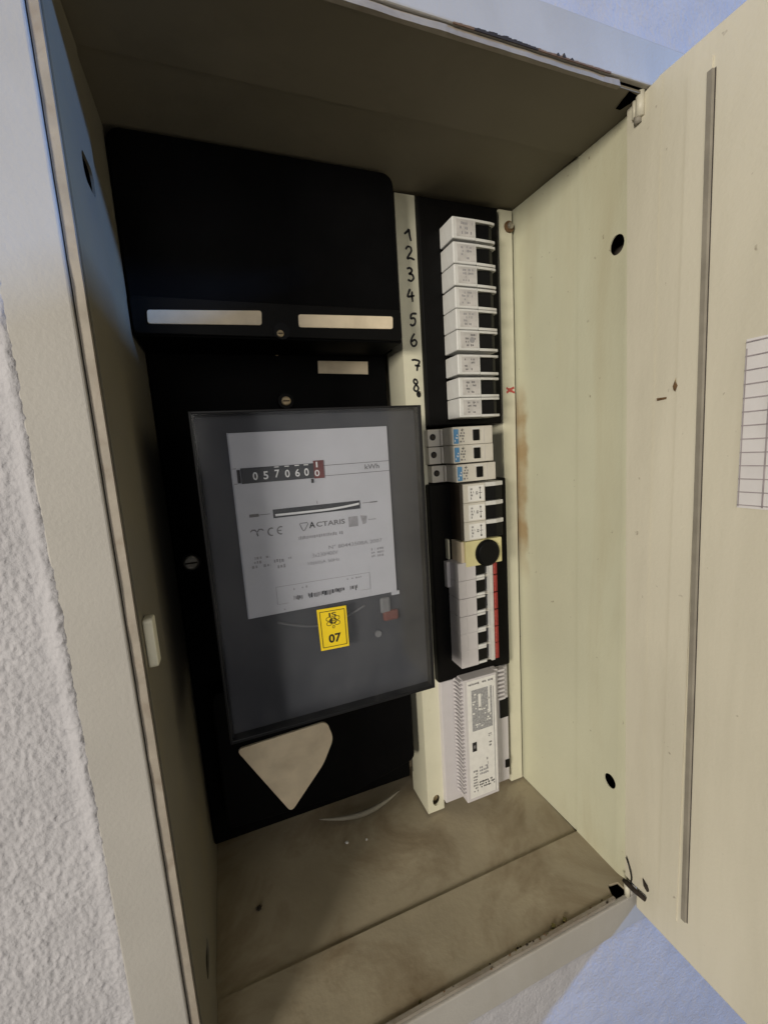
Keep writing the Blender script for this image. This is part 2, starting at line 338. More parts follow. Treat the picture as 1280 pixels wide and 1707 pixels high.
# ------------------------------------------------------------------ the wall (structure)
def wall():
    mb = MB(); FL = -0.027
    def yy(x, z):
        p = Vector((x * 85, z * 70, 0.3)); q = Vector((x * 330, z * 260, 1.7))
        r_ = Vector((x * 420 + z * 90, z * 300, 9)); g = noise.noise(r_)
        d = 0.0006 * noise.noise(p) + 0.0005 * noise.noise(q) + 0.0008 * max(0, g) + 0.0003 * noise.noise(Vector((x * 620, z * 480, 4)))
        return 0.0035 - d
    def grid(xs, zs, f):
        nx, nz = len(xs), len(zs)
        mb.add([(x, f(x, z), z) for z in zs for x in xs], [(j * nx + i, j * nx + i + 1, (j + 1) * nx + i + 1, (j + 1) * nx + i) for j in range(nz - 1) for i in range(nx - 1)], 'plaster', True)
    def lin(a, b, st):
        n = max(1, int(round((b - a) / st))); return [a + (b - a) * k / n for k in range(n + 1)]
    def left(x, z):                                    # a raised bead of plaster runs along the flange
        t = (FL - x) / 0.010; wob = 0.0016 * noise.noise(Vector((z * 60, 2, 0)))
        big = 0.35 + 0.65 * max(0, min(1, (z - 0.12) / 0.15))
        bead = big * 0.0030 * math.exp(-((t - 0.30 - wob * 25) / 0.42) ** 2) + 0.0010 * math.exp(-(t / 2.2) ** 2)
        return yy(x, z) - bead * (1 + 0.15 * noise.noise(Vector((z * 90, x * 90, 8))))
    xs = lin(-0.15, FL + 0.0008, 0.0007); zs = lin(-0.10, 0.85, 0.0010)
    nx = len(xs)
    vs = []
    for z in zs:
        edge = 0.0003 * noise.noise(Vector((z * 25, 3, 3))) + 0.00012 * noise.noise(Vector((z * 160, 1, 3)))
        for i, x in enumerate(xs):
            x2 = x + edge * max(0, 1 - (FL - x) / 0.02)
            vs.append((x2, left(x, z), z))
    mb.add(vs, [(j * nx + i, j * nx + i + 1, (j + 1) * nx + i + 1, (j + 1) * nx + i) for j in range(len(zs) - 1) for i in range(nx - 1)], 'plaster', True)
    def rim(x, z, dist): return yy(x, z) - 0.0016 * math.exp(-(dist / 0.006) ** 2)
    grid(lin(-0.026, 0.95, 0.004), lin(0.7145, 0.90, 0.0025), lambda x, z: rim(x, z, z - 0.7165))
    grid(lin(-0.026, 0.95, 0.004), lin(-0.30, -0.0325, 0.003), lambda x, z: rim(x, z, -0.0345 - z))
    grid(lin(0.424, 0.95, 0.006), lin(-0.0445, 0.7265, 0.006), yy)
    grid([-0.9, -0.4, -0.16], [-0.3, -.12, 0.4, 0.9], lambda x, z: 0.003)
    for x0, x1, y0, y1, z0, z1 in ((-.034, -.030, .0090, .262, -.045, .727), (.406, .410, .0090, .262, -.045, .727), (-.03, .404, .0090, .262, -.045, -.041), (-.03, .404, .0090, .262, .723, .727), (-.034, .408, .262, .266, -.045, .727)):
        mb.box(x0, x1, y0, y1, z0, z1, 'masonry')
    tag(mb.build('wall'), kind='structure')
wall()

# ------------------------------------------------------------------ the cabinet
cab = thing('meter_cabinet', (0, 0, 0), 'cream sheet metal meter cabinet recessed in the white plaster wall, its door standing open', 'cabinet')
def cabinet():
    # outer flange lying on the wall
    f = MB()
    f.box(-0.029, -0.0012, 0.0, 0.0045, -0.035, 0.717, 'flange', 0.0010)
    f.box(-0.0012, 0.428, 0.0, 0.0045, H + 0.0012, 0.717, 'flange', 0.0010)
    f.box(-0.0012, 0.428, 0.0, 0.0045, -0.035, -0.0012, 'flange', 0.0010)
    f.box(W + 0.004, 0.428, 0.0003, 0.0045, -0.0012, H + 0.0012, 'flange', 0.0008)
    f.build('flange', cab)
    # folded lip just inside the flange, worn and grimy
    l = MB()
    n = 60
    def lip(p0, p1, inn):
        for k in range(n):
            a = [p0[i] + (p1[i] - p0[i]) * k / n for i in (0, 1)]; b = [p0[i] + (p1[i] - p0[i]) * (k + 1) / n for i in (0, 1)]
            def jit(q): return 0.0006 * noise.noise(Vector((q[0] * 60, q[1] * 60, 4)))
            ja, jb = jit(a), jit(b)
            A0 = (a[0], 0.0022 + ja, a[1]); B0 = (b[0], 0.0022 + jb, b[1])
            A1 = (a[0] + inn[0] * 0.0050, 0.0010 + ja, a[1] + inn[1] * 0.0050); B1 = (b[0] + inn[0] * 0.0050, 0.0010 + jb, b[1] + inn[1] * 0.0050)
            A2 = (A1[0], 0.0040, A1[2]); B2 = (B1[0], 0.0040, B1[2]); A3 = (A0[0], 0.0040, A0[2]); B3 = (B0[0], 0.0040, B0[2])
            l.add([A0, B0, B1, A1, A2, B2, B3, A3], [(0, 1, 2, 3), (3, 2, 5, 4), (4, 5, 6, 7), (7, 6, 1, 0)], 'lip')
    lip((-0.0006, -0.001), (-0.0006, H + .001), (1, 0))
    lip((0.004, H + 0.0006), (WT - 0.006, H + 0.0006), (0, -1))
    lip((0.004, -0.0006), (0.3600, -0.0006), (0, 1))
    l.build('lip', cab)
    # left wall: front sleeve and rear part, with two oblong holes in the sleeve
    s = MB()
    to = lambda u, v, t: (0.0052 - t, u, v)
    hol = [rrect(0.040, 0.064, 0.597, 0.613, 0.006), rrect(0.044, 0.067, 0.058, 0.074, 0.006)]
    sheet_with_holes(s, [(0.0045, 0.003), (Y1, 0.003), (Y1, H - 0.003), (0.0045, H - 0.003)], hol, to, 0.0015, 'creamshade')
    s.box(0.0022, 0.0036, Y1 - 0.0005, YB, 0.0, H, 'creamshade')
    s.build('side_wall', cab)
    # right wall: front sleeve with two round holes, lapped over the rear part
    s = MB()
    def to2(u, v, t): return (XS - 0.0012 + t * .8, u, v)
    hol = [circ(0.0310, 0.5952, 0.0070, 0.0078), circ(0.0301, 0.0982, 0.0066, 0.0072)]
    sheet_with_holes(s, [(0.0225, 0.002), (Y1, 0.002), (Y1, H - 0.002), (0.0225, H - 0.002)], hol, to2, 0.0014, 'cream')
    n = 10; bend = []  # front edge curved outward, shaped to give a dark band by the hinge
    for k in range(n + 1):
        t = k / n; bend.append((XS - .0012 + .0060 * t * t * (1.6 - .6 * t), .0225 - .0185 * t))
    s.add([(x, y, z) for x, y in bend for z in (.002, H - .002)], [(2 * k, 2 * k + 1, 2 * k + 3, 2 * k + 2) for k in range(n)], 'cream', True)
    s.hexa([(XS + .0008, Y1 - .010, 0), (XR, YB, 0), (XR, YB, H), (XS + .0008, Y1 - .010, H), (XS + .0022, Y1 - .010, 0), (XR + .0015, YB, 0), (XR + .0015, YB, H), (XS + .0022, Y1 - .010, H)], 'creamstain')
    s.build('side_wall', cab)
    # ceiling and floor sheets, sleeve lapped over the rear sheet
    c = MB()
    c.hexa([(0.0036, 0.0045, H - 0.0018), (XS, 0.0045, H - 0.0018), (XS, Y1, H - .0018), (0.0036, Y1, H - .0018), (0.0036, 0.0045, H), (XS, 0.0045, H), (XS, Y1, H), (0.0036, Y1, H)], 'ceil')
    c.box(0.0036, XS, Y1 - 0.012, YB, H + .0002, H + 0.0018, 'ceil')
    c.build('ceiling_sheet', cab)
    c = MB()
    c.prism([(0.0036, 0.0045), (0.3600, 0.0045), (0.3650, 0.0150), (0.3765, 0.0135), (0.3775, 0.006), (XS, 0.006), (XS, Y1), (0.0036, Y1)], -.0005, .0020, 'dirtyfloor', 'z')
    c.box(0.0036, XS, Y1 - 0.012, YB, -0.0024, -0.0008, 'dirtyfloor')
    c.build('floor_sheet', cab)
    g = MB()                                                     # thin dark line along the lap of the sleeve
    n = 40
    for k in range(n):
        z0, z1 = H * k / n, H * (k + 1) / n; a0, a1 = [.0005 + .0007 * abs(noise.noise(Vector((z * 22, 3, 7)))) for z in (z0, z1)]
        g.add([(XS + .0003, Y1 + .0001, z0), (XS + .0003, Y1 + a0, z0), (XS + .0003, Y1 + a1, z1), (XS + .0003, Y1 + .0001, z1)], [(0, 1, 2, 3)], 'lapline')
    g.build('lap_line', cab)
    b = MB(); b.box(0.002, XS, YB, YB + .002, -.002, H + .002, 'dirtyfloor'); b.build('back_sheet', cab)
    # ivory latch tab on the left wall
    t = MB(); t.prism(rrect(0.0095, 0.0195, 0.3245, 0.3535, 0.002), 0.0052, 0.0105, 'tab', 'x', 0.0008)
    t.build('latch_tab', cab)
    # flecks of dirt and chipped paint along the bottom and top lip
    rd = random.Random(3); d = MB()
    for k in range(44):
        x = rd.choice([rd.uniform(0.15, 0.30), rd.uniform(0.22, 0.29), rd.uniform(.17, .36)]); sz = rd.uniform(0.0003, 0.0011)
        y = rd.gauss(0.0050, .0016); pts = []
        for j in range(6):
            a = j * math.pi / 3; pts.append((x + sz * rd.uniform(.6, 1.6) * math.cos(a), y + sz * rd.uniform(.5, 1) * math.sin(a)))
        zt = 0.0046 if y < 0.0042 else 0.0021
        d.prism(pts, zt, zt + sz * 0.7, rd.choice(['dirt', 'dirt', 'moss', 'rust']), 'z')
    for x in (.2905, .3035): 
        d.prism([(x - .0022, 0.0065), (x, 0.005), (x + .0022, .0065), (x, .009)], .0021, .0045, 'moss', 'z')
    for x0, hh in ((0.2935, .0018), (0.2985, .0028), (0.3052, .0014)):
        d.prism([(x0 - .0017, H + .0008), (x0 - .0004, H + .001 + hh * .8), (x0 + .0003, H + .001 + hh), (x0 + .0011, H + .001 + hh * .5), (x0 + .0018, H + .0008)], -.0003, .0004, 'dirt', 'y')
    for k in range(60):                                          # worn dark line where flange and lip meet
        x = 0.215 + .125 * k / 60; u = max(0, math.sin(math.pi * (k - 4) / 28)) if 4 < k < 32 else 0
        hh = .0003 + .0010 * u * (0.7 + .6 * rd.random()) + .0004 * rd.random()
        d.prism([(x, H + .0004), (x + .0021, H + .0004), (x + .0021, H + .001 + hh), (x, H + .001 + hh * (.7 + .3 * rd.random()))], -.0002, .0004, 'dirt' if u > .25 else 'rust', 'y')
    o = d.build('dirt', cab); tag(o, kind='stuff')
cabinet()

def door():
    a = 0.0128; D = Vector((math.sin(a), -math.cos(a)))         # runs from the hinge out into the room
    nrm = Vector((-D.y, D.x)) * -1                               # towards the inside of the cabinet
    X0 = 0.3785
    def P(u, v, t=0.0):                                          # u along the door, v up, t proud of the inner face
        p = Vector((X0, -0.004)) + D * u + Vector((-math.cos(a), -math.sin(a))) * t
        lean = 0.0
        return (p.x + lean, p.y, v)
    m = MB()
    def slab(u0, u1, v0, v1, t0, t1, mm, mb):
        mb.hexa([P(u0, v0, t1), P(u1, v0, t1), P(u1, v1, t1), P(u0, v1, t1), P(u0, v0, t0), P(u1, v0, t0), P(u1, v1, t0), P(u0, v1, t0)], mm)
    top, bot = H + 0.0035, -0.0075
    b = bmesh.new()
    q = [b.verts.new(P(u, v, t)) for t in (-0.016, 0) for u in (0.0005, 0.405) for v in (bot, top)]
    for g in ((0, 1, 3, 2), (4, 6, 7, 5), (0, 4, 5, 1), (2, 3, 7, 6), (0, 2, 6, 4), (1, 5, 7, 3)): b.faces.new([q[i] for i in g])
    bmesh.ops.recalc_face_normals(b, faces=b.faces); bmesh.ops.bevel(b, geom=list(b.edges), offset=0.0018, segments=3, affect='EDGES', profile=0.5)
    m.bm(b, 'creamdoor')
    dr = m.build('door', cab)
    e = MB()                                                     # hinge leaf reaching into the cabinet
    e.hexa([(X0 - .0004, -.009, .016), (X0 - .0004, .0065, .016), (X0 - .0004, .0190, H - .0022), (X0 - .0004, -.009, H + .0018), (X0 + .0016, -.003, .016), (X0 + .0016, .0065, .016), (X0 + .0016, .0190, H - .0022), (X0 + .0016, -.003, H + .0018)], 'creamdoor')
    e.build('hinge_leaf', dr)
    # inner folded pan: slightly proud strip between the hinge edge and the rubber seal
    p = MB(); slab(0.0235, 0.0390, 0.022, H - 0.0125, 0.0, 0.0011, 'creamdoor', p); p.build('folded_rim', dr)
    s = MB()
    n = 24
    for k in range(n):
        v0, v1 = 0.030 + (0.667 - 0.030) * k / n, 0.030 + (0.667 - 0.030) * (k + 1) / n
        def up(v): return 0.0455 - 0.0075 * (v / H)
        c0, c1 = up(v0), up(v1)
        s.add([P(c0 - .0030, v0, 0), P(c0 - .0020, v0, .0016), P(c0 + .0014, v0, .0018), P(c0 + .0022, v0, 0), P(c1 - .0030, v1, 0), P(c1 - .0020, v1, .0016), P(c1 + .0014, v1, .0018), P(c1 + .0022, v1, 0)],
              [(0, 4, 5, 1), (1, 5, 6, 2), (2, 6, 7, 3)] + ([(0, 1, 2, 3)] if k == 0 else []) + ([(4, 7, 6, 5)] if k == n - 1 else []), 'seal')
        s.add([P(c0 + .0022, v0, .0004), P(c0 + .0030, v0, .0004), P(c1 + .0030, v1, .0004), P(c1 + .0022, v1, .0004)], [(0, 1, 2, 3)], 'sealshade')  # dark strip painted as the thin shadow beside the seal
    s.build('rubber_seal', dr)
    # hinge knuckles, with the black clip and loose wire at the lower one
    h = MB(); h.tube([P(-.0105, .6725, .0022), P(-.0105, .6885, .0022)], .0030, 'creamdoor', 16); h.tube([P(-.0150, .6735, .0020), P(-.0150, .6870, .0020)], .0018, 'creamdoor', 12)
    h.build('hinge', dr)
    h = MB(); h.tube([P(-.0125, .6690, .0018), P(-.0125, .6735, .0022)], .0026, 'seal', 10); h.build('hinge_pin', dr)
    h = MB(); h.tube([P(-.0062, -.001, .0022), P(-.0072, .0105, .0022)], .0026, 'creamdoor', 14); h.build('hinge', dr)
    h = MB(); h.tube([P(-.0095, .0130, .0035), P(-.0045, .0150, .0045), P(.0020, .0150, .0045), P(.0125, .0155, .0030)], .0022, 'dirt', 10, [.0016, .0024, .0022, .0020]); h.build('hinge_clip', dr)
    h = MB(); h.tube([P(.0080, .0320, .001), P(.0115, .0285, .002), P(.0132, .0245, .0012)], .0016, 'dirt', 8, [.0004, .0018, .0012]); h.build('hinge_clip', dr)
    g = MB(); g.tube([P(-.0085, .0390, .002), P(-.0050, .0345, .003), P(-.0022, .0285, .0035), P(-.0016, .0225, .003), P(-.0022, .0165, .0035)], .0007, 'wire', 6); g.build('wire', dr)
    # dark openings cut for the hinges in the ceiling and floor sheets
    g = MB(); g.prism([(.3635, .0050), (.3680, .0205), (.3725, .0205), (.3765, .0070)], H - .0021, H - .0019, 'hole', 'z'); g.build('hinge_gap', cab)
    g = MB(); g.prism([(.352, .008), (.3600, .0215), (.3825, .0215), (.3825, .008)], -.0300, -.0280, 'hole', 'z'); g.build('hinge_gap', cab)
    # chips and stains in the paint
    c = MB()
    def chip(poly, mm): 
        n = len(poly); c.add([P(u, v, .0013) for u, v in poly], [tuple(range(n))], mm)
    chip([(.0205, .4725), (.0222, .4770), (.0243, .4725), (.0226, .4685), (.0212, .4698)], 'rust')
    chip([(.0222, .4770), (.0229, .4790), (.0230, .4735)], 'rustpale')
    c.add([P(u, v, .0010) for u, v in [(.0080, .4655), (.0160, .4655), (.0158, .4640), (.0084, .4634)]], [(0, 1, 2, 3)], 'rust')
    c.build('paint_chip', dr)
    # circuit list taped to the door
    pp = MB(); n = 10
    u0, u1, v0, v1 = 0.0672, 0.150, 0.3860, 0.4945
    base = P(u0, v0)
    def Q(u, v): return P(u, v, .0006 + .0006 * (1 + noise.noise(Vector((u * 30, v * 25, 0)))))
    vs = [Q(u0 + (u1 - u0) * i / n, v0 + (v1 - v0) * j / n) for j in range(n + 1) for i in range(n + 1)]
    pp.add(vs, [(j * (n + 1) + i, j * (n + 1) + i + 1, (j + 1) * (n + 1) + i + 1, (j + 1) * (n + 1) + i) for j in range(n) for i in range(n)], 'paper', True)
    root = thing('circuit_list', base, 'white ruled paper list stuck on the inside of the open cream door', 'paper')
    pp.build('sheet', root, base)
    gl = MB()
    def R(u, v): q = P(u, v, .0022); return q
    def line(a, b, wd=.00035):
        A, B = Vector(a), Vector(b); t = (B - A).normalized(); nn = Vector((-t.y, t.x)) * wd
        gl.add([R(*(A + nn)), R(*(B + nn)), R(*(B - nn)), R(*(A - nn))], [(0, 1, 2, 3)], 'grid')
    rows = 12
    for k in range(rows + 1):
        v = v0 + .002 + (v1 - v0 - .004) * k / rows; line((u0 + .0005, v), (u1, v + .0008))
    line((u0 + .0012, v0 + .001), (u0 + .0012, v1 - .006)); line((u0 + .0148, v0 + .001), (u0 + .0148, v1 - .004), .0005)
    for vv in (.4655, .4395):
        gl.add([R(u0 + .0150, vv), R(u0 + .0185, vv + .0030), R(u0 + .0195, vv - .0008)], [(0, 1, 2)], 'ink')
    for r_ in range(rows):
        v = v0 + .006 + (v1 - v0 - .004) * r_ / rows
        for c_ in range(5): line((u0 + .020 + c_ * .008, v), (u0 + .0255 + c_ * .008, v + .001), .0006)
    gl.build('ruling', root, base)
door()

# ------------------------------------------------------------------ the black meter board
board = thing('meter_board', (0.12, 0.19, 0.03), 'black plastic meter mounting board with blank beige label plates behind the meter', 'mounting board')
BB = (0.12, 0.19, 0.03)
def meter_board():
    b = MB()
    b.box(0.0045, 0.236, 0.195, 0.225, 0.03, 0.66, 'black', 0.002)
    b.build('back_plate', board, BB)
    u = MB()
    u.prism(rrect(0.0050, 0.2308, 0.5390, 0.6855, 0.010, 5, (1, 1, 0, 0)), 0.1362, 0.195, 'black', 'y', 0.0012)
    u.prism(rrect(0.0055, 0.2303, 0.5405, 0.5685, 0.004), 0.1338, 0.1362, 'black2', 'y', 0.0008)     # raised band that carries the labels
    u.build('upper_cover', board, BB)
    n = MB(); n.cyl((0.1180, 0.5455), 0.0068, 0.1331, 0.1338, 'toggle', n=28); n.build('screw_recess', board, BB)
    def screw(x, y, z, r, mm):
        s = MB(); s.cyl((x, z), r, y, y + 0.0025, mm, n=20, bev=r * .25); s.box(x - r * .75, x + r * .75, y - .0002, y + .0005, z - r * .12, z + r * .12, 'dirt'); return s.build('screw', board, BB)
    screw(0.1163, 0.1314, 0.5432, 0.0030, 'brass'); screw(0.1203, 0.1930, 0.5400, 0.0018, 'brass')
    screw(0.1240, 0.1850, 0.4935, 0.0046, 'brass'); screw(0.0197, 0.1830, 0.3443, 0.0072, 'steel')
    p = MB(); p.cyl((0.1240, 0.4935), 0.0075, 0.1870, 0.195, 'black2'); p.build('screw_boss', board, BB)
    p = MB(); p.cyl((0.0197, 0.3443), 0.009, 0.1850, 0.195, 'black2'); p.build('screw_boss', board, BB)
    def lab(pts, y, th, mm='beige'):
        s = MB(); s.prism(roundpoly(pts, 0.0022, 4), y, y + th, mm, 'y', 0.0003); return s.build('label_plate', board, BB)
    lab([(0.016, 0.5477), (0.1018, 0.5497), (0.1027, 0.5613), (0.0166, 0.5579)], 0.1328, 0.0012)
    lab([(0.1328, 0.5491), (0.2209, 0.5506), (0.2215, 0.5618), (0.1332, 0.5598)], 0.1328, 0.0012)
    s = MB(); s.prism([(0.1605, 0.5215), (0.2148, 0.5205), (0.2154, 0.5337), (0.1611, 0.5340)], 0.1938, 0.1952, 'beige', 'y', 0.0003); s.build('label_plate', board, BB)
    t = MB()
    t.prism(roundpoly([(0.022, 0.066), (0.155, 0.058), (0.232, 0.075), (0.232, 0.215), (0.022, 0.215)], 0.008), 0.1680, 0.195, 'black', 'y', 0.002)
    t.build('terminal_cover', board, BB)
    g = MB()
    g.prism(roundpoly([(0.0385, 0.1530), (0.1312, 0.1562), (0.1372, 0.1340), (0.1240, 0.1080), (0.0850, 0.0640)], 0.0075), 0.1650, 0.1682, 'beige', 'y', 0.0008)
    g.build('shield_plate', board, BB)
meter_board()
# pale rim of the cable entry showing below the board
r_ = MB()
pts = [(0.118 + 0.104 * k / 24, 0.2000 - 0.010 * math.sin(math.pi * k / 24), 0.0115 - 0.004 * math.sin(math.pi * k / 24)) for k in range(25)]
r_.tube(pts, 0.0026, 'worn', 8, [0.0006 + 0.0026 * math.sin(math.pi * k / 24) for k in range(25)])
r_.build('cable_entry_rim', cab)

# ------------------------------------------------------------------ the electricity meter
MB0 = (0.13, 0.08, 0.218)
meter = thing('electricity_meter', MB0, 'black three-phase electricity meter with a clear glossy cover, grey dial plate and yellow sticker', 'meter')
def electricity_meter():
    X0, X1, Z0, Z1 = 0.0398, 0.2186, 0.2184, 0.4743
    c = MB()
    c.box(X0 + .003, X1 - .003, 0.118, 0.195, Z0 + .003, Z1 - .003, 'metercase', 0.003)          # rear housing
    t = 0.0022
    c.box(X0, X0 + t, 0.0815, 0.118, Z0, Z1, 'metercase', 0.0006); c.box(X1 - t, X1, 0.0815, 0.118, Z0, Z1, 'metercase', 0.0006)
    c.box(X0 + t, X1 - t, 0.0815, 0.118, Z0, Z0 + t, 'metercase', 0.0006); c.box(X0 + t, X1 - t, 0.0815, 0.118, Z1 - t, Z1, 'metercase', 0.0006)
    c.build('case', meter, MB0)
    i = MB(); i.box(X0 + t, X1 - t, 0.0872, 0.1180, Z0 + t, Z1 - t, 'meterin'); i.build('inner_frame', meter, MB0)
    g = MB(); g.box(X0 + .0002, X1 - .0002, 0.0788, 0.0812, Z0 + .0002, Z1 - .0002, 'glass', 0.0009, 3); g.build('clear_cover', meter, MB0)
    b = MB(); o = 0.0006                                          # thin black bead round the cover
    for q in ((X0 - o, X0 + .0010, Z0 - o, Z1 + o), (X1 - .0024, X1 + o, Z0 - o, Z1 + o), (X0 + .0010, X1 - .0024, Z0 - o, Z0 + .0022), (X0 + .0010, X1 - .0024, Z1 - .0012, Z1 + o)):
        b.box(q[0], q[1], 0.0782, 0.0830, q[2], q[3], 'metercase', 0.0004)
    b.build('cover_bead', meter, MB0)
    # dial plate
    p = MB(); p.box(0.0640, 0.1928, 0.0925, 0.0945, 0.3118, 0.4595, 'plate', 0.0004)
    p.box(0.0632, 0.0640, 0.0935, 0.0962, 0.3115, 0.4598, 'plate'); p.box(.188, .1955, .0938, .0952, .3085, .3118, 'plate')
    pl = p.build('dial_plate', meter, MB0)
    y = 0.0923
    k = MB()
    k.box(0.0700, 0.1345, y - .0004, y, 0.4205, 0.4325, 'countergrey'); k.box(0.1265, 0.1349, y - .0007, y - .0004, 0.4200, 0.4345, 'counterred')
    k.box(0.0672, 0.0696, y - .0006, y, .4212, .4315, 'ink'); k.box(0.1238, 0.1256, y - .0006, y, .4166, .4200, 'ink')
    k.build('counter_window', pl, MB0)
    d = MB()
    for ch, x in zip('057060', (0.0805, 0.0885, 0.0972, 0.1052, 0.1132, 0.1205)):
        put_text(d, ch, x, y - .0006, 0.4258 + (.0006 if ch == '7' else 0), 0.0062, 'digitw', 0.0037, 0.015)
    for x in (.0972, .1052, .1132, .1205): d.box(x - .0018, x + .0018, y - .0006, y - .0005, .4313, .4320, 'digitw')
    put_text(d, '1', 0.1292, y - .0009, 0.4312, 0.0045, 'digitw', .0012, .02); put_text(d, '0', 0.1290, y - .0009, 0.4243, 0.0052, 'digitw', .0040, .01)
    d.build('counter_digit', pl, MB0)
    s = MB()
    s.box(0.0910, 0.1636, y - .0003, y, 0.3912, 0.3982, 'countergrey')
    n = 24
    vs = []; 
    for q in range(n + 1):
        x = 0.0925 + 0.070 * q / n; zc = 0.3934 + 0.0022 * (abs(q / n - .5) * 2) ** 2 * (1 if q > n / 2 else .1) 
        vs += [(x, y - .0012, zc - .0009), (x, y - .0016, zc), (x, y - .0012, zc + .0009)]
    s.add(vs, [f for q in range(n) for f in ((3 * q, 3 * q + 3, 3 * q + 4, 3 * q + 1), (3 * q + 1, 3 * q + 4, 3 * q + 5, 3 * q + 2))], 'alu', True)
    s.build('rotor_disc', pl, MB0)
    L = MB()
    L.box(0.1352, 0.1926, y, y + .0002, .4297, .4302, 'faint'); L.box(0.1352, 0.1926, y, y + .0002, .4212, .4217, 'faint')
    L.box(0.0645, 0.0670, y, y + .0002, .4322, .4327, 'faint'); L.box(0.0645, 0.0670, y, y + .0002, .4205, .4210, 'faint')
    put_text(L, 'kWh', 0.1768, y - .0001, 0.4262, 0.0042, 'faint', 0.0130, .01)
    L.box(0.0728, 0.0800, y, y + .0002, .3938, .3962, 'faint'); L.box(0.0800, 0.0888, y, y + .0002, .3948, .3953, 'faint')
    L.box(0.1660, 0.1730, y, y + .0002, .3953, .3958, 'faint'); L.box(0.1730, 0.1795, y, y + .0002, .3950, .3961, 'faint'); L.box(.1269, .1273, y, y + .0002, .3990, .4015, 'faint')
    # emblem of two crescent strokes and a stem, then CE
    for a0, cx, cz in ((200, .0745, .3845), (340, .0815, .3845)):
        pass
    for pts in ([(0.0722, .3822), (.0738, .3836), (.0758, .3834), (.0770, .3818)], [(.0776, .3818), (.0790, .3836), (.0808, .3836), (.0824, .3824)], [(.0773, .3816), (.0773, .3798), (.0778, .3782)]):
        stroke(L, pts, .0012, y - .0001, 'faint')
    stroke(L, [(.0885 + .0028 * math.cos(math.radians(a)), .3806 + .0030 * math.sin(math.radians(a))) for a in range(60, 310, 25)], .0011, y - .0001, 'faint')
    stroke(L, [(.0958 + .0028 * math.cos(math.radians(a)), .3808 + .0030 * math.sin(math.radians(a))) for a in range(60, 310, 25)], .0011, y - .0001, 'faint'); L.box(.0932, .0962, y - .0001, y, .3804, .3812, 'faint')
    stroke(L, [(.1116, .3845), (.1172, .3845), (.1180, .3836), (.1150, .3786), (.1138, .3780), (.1128, .3795), (.1112, .3838), (.1116, .3845)], .0007, y - .0001, 'faint')
    put_text(L, 'A', 0.1212, y - .0001, 0.3821, 0.0052, 'ink', .0050, .02); put_text(L, 'CTARIS', 0.1370, y - .0001, 0.3819, 0.0042, 'faint', 0.0245, .02)
    marks(L, .1093, .1470, .3702, .3745, y, 'fainter', 1, .95, 1, .0008, .0018)
    L.box(.1525, .1608, y, y + .0002, .3762, .3850, 'fainter'); L.prism([(.1632, .3852), (.1692, .3842), (.1680, .3778), (.1650, .3772)], y, y + .0002, 'fainter', 'y')
    marks(L, .1704, .1770, .3798, .3815, y, 'fainter', 1, .8, 9, .0008, .0016)
    put_text(L, 'N\u00b0 80443508A 2007', 0.1575, y - .0001, 0.3612, 0.0034, 'fainter', 0.0480, .005)
    put_text(L, '3x230/400V', 0.1300, y - .0001, 0.3562, 0.0034, 'fainter', .022); put_text(L, '10(60)A 50Hz', 0.1285, y - .0001, 0.3495, 0.0034, 'fainter', .027)
    marks(L, .0705, .0850, .3520, .3625, y, 'fainter', 3, .75, 2, .001, .0025); marks(L, .0880, .0965, .3490, .3585, y, 'fainter', 2, .8, 3, .001, .0025); marks(L, .0995, .1025, .3560, .3585, y, 'fainter', 1, 1, 4, .001, .0015)
    marks(L, .1710, .1745, .3462, .3555, y, 'fainter', 3, .9, 5, .0008, .0016); marks(L, .1765, .1825, .3462, .3555, y, 'fainter', 3, .95, 6, .0008, .0018)
    for a, b in (((.0873, .3196), (.0873, .3345)), ((.0873, .3345), (.1677, .3338)), ((.1677, .3338), (.1677, .3188)), ((.0873, .3196), (.0960, .3196)), ((.1590, .3190), (.1677, .3188))):
        stroke(L, [a, b], .0005, y - .0001, 'fainter')
    rd = random.Random(11); x = .1005
    while x < .1555:
        ww = rd.uniform(.0005, .0016)
        if not (.1075 < x < .1125) and not (.1440 < x < .1480): L.box(x, x + ww * .7, y, y + .0002, .3198 + .002 * rd.random(), .3240 + .0008 * rd.random(), rd.choice(['ink', 'faint', 'faint', 'fainter']))
        x += ww
    marks(L, .098, .122, .3290, .3320, y, 'fainter', 1, .35, 8, .001, .002); marks(L, .1470, .1600, .3300, .3322, y, 'fainter', 1, .8, 10, .001, .002)
    marks(L, .0900, .0990, .3135, .3155, y, 'fainter', 1, .6, 12, .001, .002)
    L.build('lettering', pl, MB0)
    for o in [pl] + list(pl.children):                            # the plate assembly: slightly smaller, set close behind the cover
        for v in o.data.vertices:
            w_ = v.co / K + Vector(MB0); v.co = (Vector((0.9778 * w_.x + 0.00127, w_.y - 0.0077, 0.9778 * w_.z + 0.00978)) - Vector(MB0)) * K
    # shapes added in place of blurred coloured reflections in the cover
    a = MB(); a.box(.1735, .1830, .0842, .088, .2965, .3110, 'seenwhite', .002); a.box(.1755, .1900, .0838, .0880, .2890, .2985, 'orange', .002); a.cyl((.1700, .2785), .0030, .0856, .088, 'seenwhite'); a.build('terminal_or_glint_block', meter, MB0)
    a = MB(); a.tube([(.085 + .075 * q / 20, .0865, .3070 - .010 * math.sin(math.pi * q / 20)) for q in range(21)], .0009, 'meterarc', 8); a.build('reflection_arc', meter, MB0)
    # yellow calibration sticker on the cover
    ys = 0.0782
    k = MB(); k.prism([(.1160, .3140), (.1408, .3132), (.1408, .2776), (.1168, .2783)], ys, ys + .0005, 'sticker', 'y')
    st = k.build('calibration_sticker', meter, MB0)
    e = MB(); yy = ys - .0002
